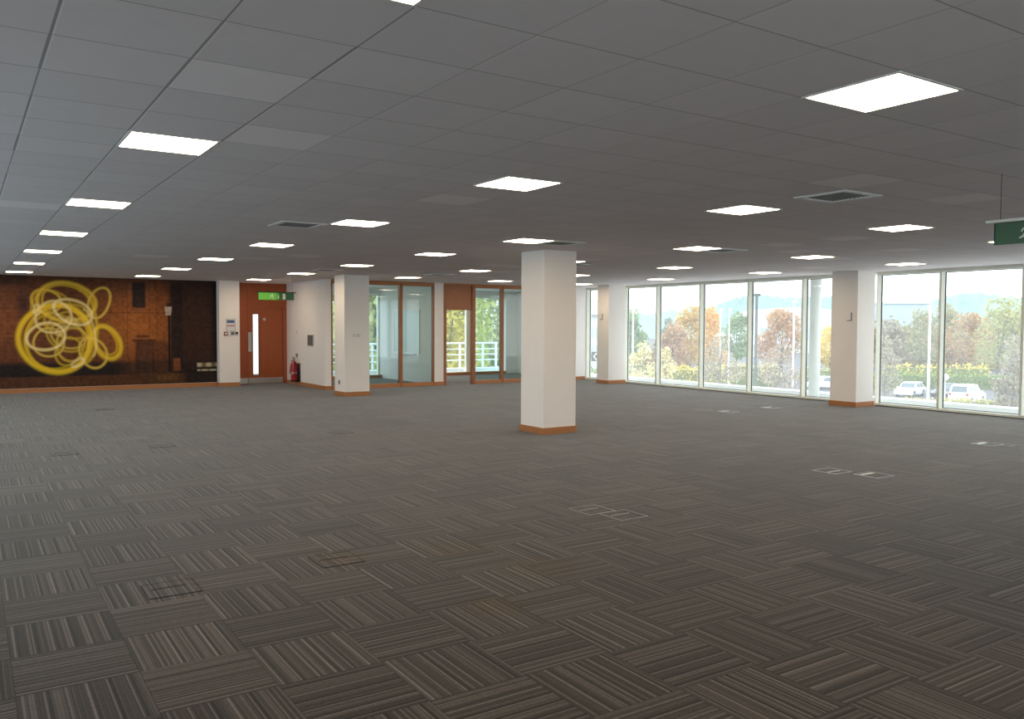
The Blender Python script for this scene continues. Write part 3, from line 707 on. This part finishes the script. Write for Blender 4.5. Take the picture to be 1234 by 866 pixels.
TR = [('green',63.7,72.0,3.5,-4.3,2.35,'pale green round tree behind the farthest wide window pane',2600,0.220),
 ('yellowwhite',34.1,37.5,0.8,-2.4,1.10,'thin small tree with pale yellow leaves before the green hedge',900,0.085),
 ('greygreen',77.8,80.6,2.7,-4.3,1.68,'narrow grey-green tree in the second wide pane',1600,0.200),
 ('yellowwhite',36.6,38.1,0.3,-2.2,0.77,'low pale yellow tree in the second wide pane',900,0.080),
 ('pink',71.2,73.0,2.1,-4.3,2.24,'rusty pink tree in the second wide pane',2400,0.200),
 ('yelloworange',86.7,85.4,4.5,-4.3,2.81,'tall yellow and orange tree behind a window mullion',2600,0.234),
 ('orange',84.1,79.2,4.4,-4.3,2.22,'bright orange round-topped tree in the third wide pane',2200,0.208),
 ('brown',34.1,31.4,1.2,-1.9,1.38,'sparse brown tree with thin trunk in the third wide pane',1500,0.070),
 ('green',100.8,89.5,3.8,-4.3,2.69,'green tree above the grey roof across the car park',2000,0.240),
 ('pink',92.1,73.9,4.0,-4.3,3.41,'pinkish orange broad tree behind the dark lamp post',2600,0.234),
 ('grey',39.2,31.6,0.7,-2.6,1.21,'bare greyish twiggy tree in front of the pink tree',1300,0.065),
 ('yellow',94.5,68.2,1.7,-4.3,2.44,'vivid yellow tree left of the nearer window column',2400,0.208),
 ('brown',97.8,62.2,2.6,-4.3,3.25,'brown tree behind the white hatchback',2400,0.234),
 ('olive',107.9,63.9,4.0,-4.3,3.19,'olive tree beside the tall white lamp post',2600,0.221),
 ('orangebrown',120.6,64.5,3.7,-4.3,4.37,'orange-brown broad tree above the white van',3200,0.247),
 ('greenyellow',112.4,56.0,5.6,-4.3,3.96,'tall yellow-green tree at the right end of the view',3200,0.240),
 ('brown',52.7,25.3,1.2,-4.6,1.25,'large brown shrubby tree right of the white van',2200,0.100),
 ('olive',126.0,70.7,5.2,-4.3,3.15,'olive-green tree behind the orange-brown one',2400,0.220),
 ('brown',44.3,28.3,1.2,-3.0,0.99,'slim brown tree close beside the nearer window column',1300,0.075),
 ('greenyellow',116.2,48.2,4.5,-4.3,4.44,'green tree cut by the right edge of the picture',2400,0.286)]
for k, (kd, x, y, zt, zb, r, lab, n, sz) in enumerate(TR):
    tree(lab, kd, x, y, zt, zb, r, 100+k, n, sz)
# trees beyond the balcony
BT = [('yellowgreen',15.2,34,7.4,-4.9,2.7,'yellow-green tree filling the tall left glass of the partition',9000,.2),
      ('yellowgreen',22.2,41,8.2,-5.0,4.1,'yellow leafy tree seen through the open partition doorway',11000,.2),
      ('greenyellow',28.6,45.0,7.4,-5.0,4.0,'green leafy tree seen through the pane right of the doorway',9000,.2),
      ('olive',36.5,51,7.4,-4.8,4.0,'dark olive tree behind the balcony at its right end',4000,.2),
      ('yellowgreen',20.6,52.0,9.5,-4.8,5.0,'taller yellow tree standing behind the first balcony trees',8000,.25),
      ('greenyellow',31.0,58,9.6,-4.8,5.2,'tall pale green tree farthest behind the balcony',8000,.25)]
for k, (kd, x, y, zt, zb, r, lab, n, sz) in enumerate(BT):
    tree(lab, kd, x, y, zt, zb, r, 300+k, n, sz, GZ, 'leafy_tree')

def hedge(label, p0, p1, zt, w, kind, n, size, seed, base=GZ):
    p0, p1 = Vector((*p0, 0)), Vector((*p1, 0)); c = (p0+p1)/2; d = p1-p0; L = d.length
    t = thing('hedge', label, 'hedge', (c.x, c.y, base), math.atan2(d.y, d.x), group='clipped hedges by the car park')
    r = np.random.default_rng(seed); h = zt-base
    m = max(3, int(L/1.2)); blobs = []
    for k in range(m):
        u = -L/2 + (k+.5)*L/m
        blobs.append((u, 0, h*.52, L/m*.9, w*.55, h*.5*(1+.06*math.sin(k*2.1+seed))))
    leafobj('foliage', leaves(blobs, n, size, seed), LM[kind], t)
    MB().box(-L/2, -w*.3, 0, L/2, w*.3, h*.8).build('core', M_lawn, t)
    return t
hedge('low straw-coloured hedge in front of the parked white cars', (61.0, 42.0), (71.6, 29.0), -4.05, 1.0, 'verge', 3200, .14, 1)
hedge('trimmed green hedge with yellow top behind the parked white cars', (87.5, 58.6), (101.0, 46.5), -3.75, 1.6, 'hedge', 3600, .17, 2)
hedge('sunny yellow-green hedge left of the nearer window column', (82.5, 63.2), (86.2, 59.9), -3.2, 1.6, 'greenyellow', 1800, .16, 3)
hedge('pale brown leafy hedge behind the dark lamp post', (74.3, 70.4), (80.3, 65.0), -2.7, 1.8, 'yellowwhite', 2600, .16, 4)
hedge('yellow leafy hedge above the silver car roof', (66.8, 69.6), (72.5, 65.4), -2.9, 1.6, 'yellow', 2000, .16, 5)
hedge('long green hedge in the two farthest wide panes', (55.5, 72.5), (62.5, 67.5), -2.9, 1.8, 'hedge', 3200, .17, 6)
hedge('yellow shrub row at the foot of the tall brown trees', (92.0, 58.5), (99.0, 50.5), -2.7, 1.4, 'yellow', 1600, .18, 7)
hedge('pale green hedge seen in the narrow corner window', (43.5, 57.0), (48.0, 53.0), -2.2, 1.6, 'greenyellow', 1500, .15, 8)

# continuous belts of shrubs and small trees that nobody could count
def belt(label, p0, p1, zt, w, kinds, n, size, seed, m):
    p0, p1 = Vector((*p0, 0)), Vector((*p1, 0)); rnd = random.Random(seed)
    t = bpy.data.objects.new('treeline', bpy.data.meshes.new('treeline')); COL.objects.link(t); t.location = (*p0.lerp(p1, .5).xy, GZ)
    V = []; F = []; mi = []; me = t.data
    for q, kd in enumerate(kinds):
        blobs = []
        for k in range(m):
            u = (k + q/len(kinds) + rnd.random()*.4)/m; p = p0.lerp(p1, min(u, 1)); h = (zt-GZ)*rnd.uniform(.72, 1.05)
            L = (p1-p0).length/m
            blobs.append((p.x-t.location.x+rnd.uniform(-w, w), p.y-t.location.y+rnd.uniform(-w, w), h*.5, L*.75, L*.75, h*.52))
        v, f = leaves(blobs, n, size, seed*10+q); o = len(V)
        V += v; F += [tuple(i+o for i in g) for g in f]; mi += [q]*len(f); me.materials.append(LM[kd])
    me.from_pydata(V, [], F); me.polygons.foreach_set('material_index', mi)
    tag(t, label, 'treeline', kind='stuff')
belt('belt of brown and rusty shrubs behind the farther window panes', (88, 102), (100, 93), -.2, 1.5, ('pink', 'green', 'brown'), 1600, .26, 21, 7)
belt('belt of brown and olive shrubs behind the cars on the right', (129.6, 87.5), (143.6, 62.6), -.2, 1.5, ('brown', 'orangebrown', 'olive'), 2400, .26, 22, 10)
belt('far belt of green and brown trees on the right horizon', (152, 101), (174, 74), 3.0, 3, ('brown', 'greenyellow', 'olive'), 2600, .38, 23, 9)
belt('far belt of hazy green trees beyond the car park buildings', (205, 185), (252, 140), 2.5, 4, ('green', 'greygreen', 'pink'), 2600, .5, 24, 12)

# lamp posts
M_post = paint('dark galvanised steel', (.07, .085, .09), .5, .3)
M_postw = paint('pale lamp steel', (.80, .80, .80), .5)
def lamp_post(label, x, y, zt, mat, r, arm=.7):
    t = thing('lamp_post', label, 'lamp post', (x, y, GZ), .58, group='car park lamp posts'); h = zt-GZ
    MB().tube([(0,0,0), (0,0,1.2), (0,0,1.25), (0,0,h)], [r*1.5, r*1.5, r, r*.8], 12).build('pole', mat, t, smooth=True)
    MB().box(-.05, -.05, h-.02, arm, .05, h+.03).build('arm', mat, t)
    MB().prism([(arm*.4, h+.02), (arm, h+.06), (arm+.25, h+.02), (arm+.2, h-.05), (arm*.4, h-.05)], 'y', -.13, .13).build('lamp_head', mat, t)
lamp_post('tall dark lamp post in front of the fourth wide window pane', 29.43, 25.02, 3.0, M_post, .072, .18)
lamp_post('tall white lamp post beside the hedge near the white hatchback', 58.1, 33.71, 3.1, M_postw, .09)
lamp_post('slim white lamp post left of the round white pillar', 41.63, 32.57, 3.1, M_postw, .06)
lamp_post('white lamp post in front of the pale green round tree', 43.67, 49.2, 3.0, M_postw, .08)
lamp_post('white lamp post between the orange tree and the grey roof', 56.94, 52.45, 3.1, M_postw, .07)
lamp_post('white lamp post over the grey roof, right of its twin', 61.43, 55.49, 3.2, M_postw, .07)
gl = thing('globe_lamp', 'short bollard lamp with white globe left of the white van', 'lamp', (70.8, 39.6, GZ))
MB().tube([(0,0,0), (0,0,2.5)], [.07, .05], 10).build('pole', M_postw, gl); MB().lathe([(.02,-.3),(.2,-.24),(.3,-.05),(.3,.05),(.2,.24),(.05,.3)], (0,0,2.75), 18).build('globe', M_rail, gl, smooth=True)

# cars
M_tyre = paint('tyre rubber', (.025, .025, .025), .8); M_cglass = paint('car glass', (.11, .15, .17), .12, spec=.8)
def car(label, x, y, rz, paintmat, L=4.3, W=1.76, Ht=1.45, van=False, name='parked_car'):
    t = thing(name, label, 'car', (x, y, GZ), rz, group='parked cars')
    h = Ht; a = L/2; belt = h*.60
    # lower body outline with wheel arches, front is +x
    def arch(c):
        return [(c+.36*math.cos(q), .30+.36*math.sin(q)) for q in [math.radians(d) for d in range(0, 181, 20)]]
    wf, wr = a-.82, -a+.78
    prof = [(a-.02, .25)] + [(p, z) for p, z in [(wf+.38, .22)]] + [(p, max(z, .22)) for p, z in arch(wf)] + [(wr+.38, .22)] + [(p, max(z, .22)) for p, z in arch(wr)] + [(-a+.05, .24), (-a, .5), (-a+.03, belt)]
    hood = a*.42
    prof += [(hood-.1, belt+.02), (hood+.15, belt-.01), (a-.25, belt-.14), (a-.02, belt-.30), (a, .45)]
    MB().prism(prof, 'y', -W/2, W/2).build('body', paintmat, t, bevel=.05)
    rb = -a+(.12 if van else .35); f0 = hood+.1; f1 = f0-.68; r1 = rb+(.22 if van else .45); wi = W/2-.03; wt = W/2-.19
    cab = [(rb, -wi, belt-.04), (f0, -wi, belt-.04), (f0, wi, belt-.04), (rb, wi, belt-.04), (r1, -wt, h), (f1, -wt, h), (f1, wt, h), (r1, wt, h)]
    MB().add(cab, [(0,3,2,1),(4,5,6,7),(0,1,5,4),(1,2,6,5),(2,3,7,6),(3,0,4,7)]).build('cabin', paintmat, t, bevel=.06)
    V = [Vector(p) for p in cab]
    def pane(nm, q, ins, u0=0., u1=1., v0=.14, v1=.86):
        A, B, C, D = [V[i] for i in q]; nrm = (B-A).cross(D-A).normalized()
        def P(u, v): return (A*(1-u)+B*u)*(1-v) + (D*(1-u)+C*u)*v
        c = (A+B+C+D)/4
        if nrm.dot(c-Vector((0,0,h*.7))) < 0: nrm = -nrm
        p = [P(u0, v0), P(u1, v0), P(u1, v1), P(u0, v1)]
        MB().add([k+nrm*ins for k in p]+[k-nrm*.02 for k in p], [(0,1,2,3),(7,6,5,4),(0,4,5,1),(1,5,6,2),(2,6,7,3),(3,7,4,0)]).build(nm, M_cglass, t)
    pane('windscreen', (1,2,6,5), .012, .08, .92); pane('rear_window', (0,3,7,4), .012, .1, .9)
    for q in ((0,1,5,4), (3,2,6,7)):
        pane('side_window', q, .012, .10, .48); pane('side_window', q, .012, .52, .90)
    for wx in (wf, wr):
        for s in (-1, 1):
            wh = MB().lathe([(.1,-.1),(.29,-.1),(.31,-.06),(.31,.06),(.29,.1),(.1,.1)], (wx, s*(W/2-.1), .31), 20, 'y').build('wheel', M_tyre, t)
            MB().lathe([(.19,-.105),(.20,-.1),(.20,.1),(.19,.105)], (wx, s*(W/2-.1), .31), 18, 'y').build('hubcap', M_steel, wh)
    for s in (-1, 1):
        MB().box(a-.1, s*W*.33-.16, belt-.30, a-.01, s*W*.33+.16, belt-.19).build('headlight', M_label, t)
        MB().box(-a, s*W*.40-.1, belt-.22, -a+.05, s*W*.40+.1, belt-.02).build('tail_light', M_red, t)
        MB().box(hood-.15, s*(W/2+.08)-.07, belt+.0, hood-.02, s*(W/2+.08)+.07, belt+.14).build('wing_mirror', paintmat, t)
    return t
M_cw = paint('white car paint', (.85, .86, .86), .25, spec=.7); M_cs = paint('silver car paint', (.74, .76, .77), .25, .1, spec=.7)
M_cb = paint('pale blue car paint', (.42, .55, .60), .25, .1, spec=.7); M_cd = paint('dark car paint', (.05, .06, .075), .25, spec=.7)
hd = math.atan2(.2, -.98)
car('white hatchback facing the window left of the short globe lamp', 81.0, 48.9, hd+.42, M_cw)
car('dark car parked close beside the white hatchback', 83.0, 46.3, hd+.42, M_cd, Ht=1.4)
car('white van-like estate parked beside the globe lamp, tail towards the window', 78.2, 41.6, hd+math.pi+.38, M_cw, 4.6, 1.82, 1.78, True, 'parked_van')
car('silver car below the yellow hedge, windscreen towards the window', 78.2, 71.4, hd+.4, M_cs, 4.4, 1.8, 1.5)
car('pale blue car behind the foot of the dark lamp post', 88.2, 75.2, hd+.2, M_cb, 4.3)
car('white car half hidden by the nearer window column', 81.6, 59.5, hd-.3, M_cw)
car('distant dark car seen past the dark lamp post', 149.0, 124.6, hd+.9, M_cd)
car('distant dark car under the vivid yellow tree', 158.0, 114.6, hd+1.0, M_cd)

# far buildings
M_bw = paint('white cladding', (.58, .61, .62), .6); M_bb = paint('pale blue cladding', (.42, .52, .57), .6); M_rf = paint('grey sheet roof', (.46, .47, .50), .7); M_bwin = paint('dim far windows', (.40, .48, .52), .3); M_brick = paint('pale brick', (.55, .47, .42), .8)
def building(name, label, p0, p1, depth, zt, mats, roof=None, win=(0, 0), base=GZ):
    p0, p1 = Vector((*p0, 0)), Vector((*p1, 0)); c = (p0+p1)/2; d = p1-p0; L = d.length
    t = thing(name, label, 'building', (c.x, c.y, base), math.atan2(d.y, d.x)); h = zt-base
    MB().box(-L/2, 0, 0, L/2, depth, h).build('walls', mats[0], t)
    if roof == 'pitched':
        MB().prism([(-.6, h-.1), (depth/2, h+roofh(depth)), (depth+.6, h-.1)], 'x', -L/2-.5, L/2+.5).build('roof', mats[1], t)
    elif roof == 'barrel':
        n = 16; MB().prism([(-L/2*math.cos(math.pi*k/n), h+3.0*math.sin(math.pi*k/n)) for k in range(n+1)], 'y', 0, depth).build('roof', mats[1], t)
    else:
        MB().box(-L/2-.4, -.4, h, L/2+.4, depth+.4, h+.5).build('roof', mats[1], t)
    nc, nr = win
    for i in range(nc):
        for j in range(nr):
            u = -L/2+(i+.5)*L/nc; z = h*(.25+.6*(j+.5)/max(nr, 1))
            MB().box(u-L/nc*.36, -.06, z-h*.17/max(1, nr), u+L/nc*.36, 0, z+h*.17/max(1, nr)).build('window', M_bwin, t)
    return t
def roofh(d): return d*.22
building('warehouse', 'large white warehouse with curved roof far behind the pink tree', (175, 148), (195, 135.5), 25, 3.6, (M_bw, M_bw), 'barrel', (6, 1))
building('house', 'low building with grey pitched roof and white wall behind the lamp posts', (150.6, 140.6), (156.4, 136.6), 9, -2.3, (M_bw, M_rf), 'pitched', (3, 1))
building('shed', 'low pale shed with grey roof behind the dark lamp post', (150.5, 128.5), (156.0, 124.4), 8, -2.6, (M_brick, M_rf), 'pitched', (3, 1))
building('office_block', 'pale blue office block with window bands beyond the brown trees', (207, 140), (222, 129), 20, 7.8, (M_bb, M_bw), None, (8, 3))
building('hall', 'white hall seen in the narrow corner window', (73.3, 95.6), (77.4, 93.1), 10, 3.2, (M_bw, M_rf), 'pitched', (3, 2))
cv = thing('chevron_sign', 'dark road sign with two white chevrons in the narrow corner window', 'road sign', (47.3, 58.6, GZ), -.75)
MB().box(-.55, -.03, 3.9, .55, .03, 4.75).build('board', M_post, cv)
for s in (-.25, .25):
    MB().prism([(s+.14, 4.65), (s-.12, 4.325), (s+.14, 4.0), (s+.02, 4.0), (s-.22, 4.325), (s+.02, 4.65)], 'y', -.045, -.03).build('chevron', M_rail, cv)
for s in (-.4, .4): MB().tube([(s, .05, 0), (s, .05, 4.7)], .04, 8).build('leg', M_steel, cv)

# wooded hills on the skyline
def hill(name, pts, depth, mat):
    v = []; f = []; rnd = random.Random(7); N = 160
    P = np.array(pts); tt = np.linspace(0, 1, N); s = np.linspace(0, 1, len(P))
    X = np.interp(tt, s, P[:, 0]); Y = np.interp(tt, s, P[:, 1]); Z = np.interp(tt, s, P[:, 2])
    for k in range(N):
        d = Vector((X[k], Y[k], 0)).normalized()
        z = Z[k]*(1+.07*math.sin(k*.17)) + rnd.uniform(-.5, .5)
        for q, zz in ((0, GZ), (depth*.35, z*.62), (depth*.6, z), (depth, z*.8)):
            v.append((X[k]+d.x*q, Y[k]+d.y*q, zz + (rnd.uniform(-1, 1) if q else 0)))
    for k in range(N-1):
        for q in range(3): f.append((k*4+q, (k+1)*4+q, (k+1)*4+q+1, k*4+q+1))
    o = MB().add(v, f).build(name, mat, smooth=True, kind='structure')
hill('hills', [(250, 380, 9), (301, 342, 8), (338, 317, 15), (353, 307, 19), (376, 293, 21), (395, 280, 19), (413, 268, 12), (440, 251, 18), (458, 239, 22), (478, 225, 21), (520, 190, 20)], 120, paint('wooded hillside', (.22, .32, .30), .9, var=.3, scale=.05))

# ------------------------------------------------------------------ sky and camera
w = bpy.data.worlds.new('overcast'); sc.world = w; w.use_nodes = True
nt = w.node_tree; nt.nodes.clear()
out = nt.nodes.new('ShaderNodeOutputWorld'); bg = nt.nodes.new('ShaderNodeBackground')
tc = nt.nodes.new('ShaderNodeTexCoord'); sp = nt.nodes.new('ShaderNodeSeparateXYZ'); cr = nt.nodes.new('ShaderNodeValToRGB')
nt.links.new(tc.outputs['Generated'], sp.inputs[0]); nt.links.new(sp.outputs[2], cr.inputs[0])
cr.color_ramp.elements[0].position = 0; cr.color_ramp.elements[0].color = (.90, .96, 1.0, 1)
cr.color_ramp.elements[1].position = .5; cr.color_ramp.elements[1].color = (.90, .97, 1.06, 1)
nt.links.new(cr.outputs[0], bg.inputs[0]); bg.inputs[1].default_value = 2.75
nt.links.new(bg.outputs[0], out.inputs[0])

cam = bpy.data.cameras.new('camera'); co = bpy.data.objects.new('camera', cam); COL.objects.link(co)
yaw, pitch, roll = .5826, -.0414, .0039
f = Vector((math.sin(yaw)*math.cos(pitch), math.cos(yaw)*math.cos(pitch), math.sin(pitch)))
r0 = Vector((math.cos(yaw), -math.sin(yaw), 0)); u0 = r0.cross(f)
r = r0*math.cos(roll)+u0*math.sin(roll); u = -r0*math.sin(roll)+u0*math.cos(roll)
co.matrix_world = Matrix(((r.x, u.x, -f.x, 0), (r.y, u.y, -f.y, 0), (r.z, u.z, -f.z, 1.6275), (0, 0, 0, 1)))
cam.sensor_width = 36; cam.sensor_fit = 'HORIZONTAL'; cam.lens = 36*1008.67/1234; cam.clip_end = 2000; cam.clip_start = .05
sc.camera = co
sc.view_settings.view_transform = 'Standard'; sc.view_settings.look = 'None'; sc.view_settings.exposure = .31; sc.view_settings.gamma = 1
sc.view_settings.use_curve_mapping = False
sc.cycles.use_denoising = True
sc.cycles.max_bounces = 10; sc.cycles.diffuse_bounces = 6; sc.cycles.transparent_max_bounces = 16
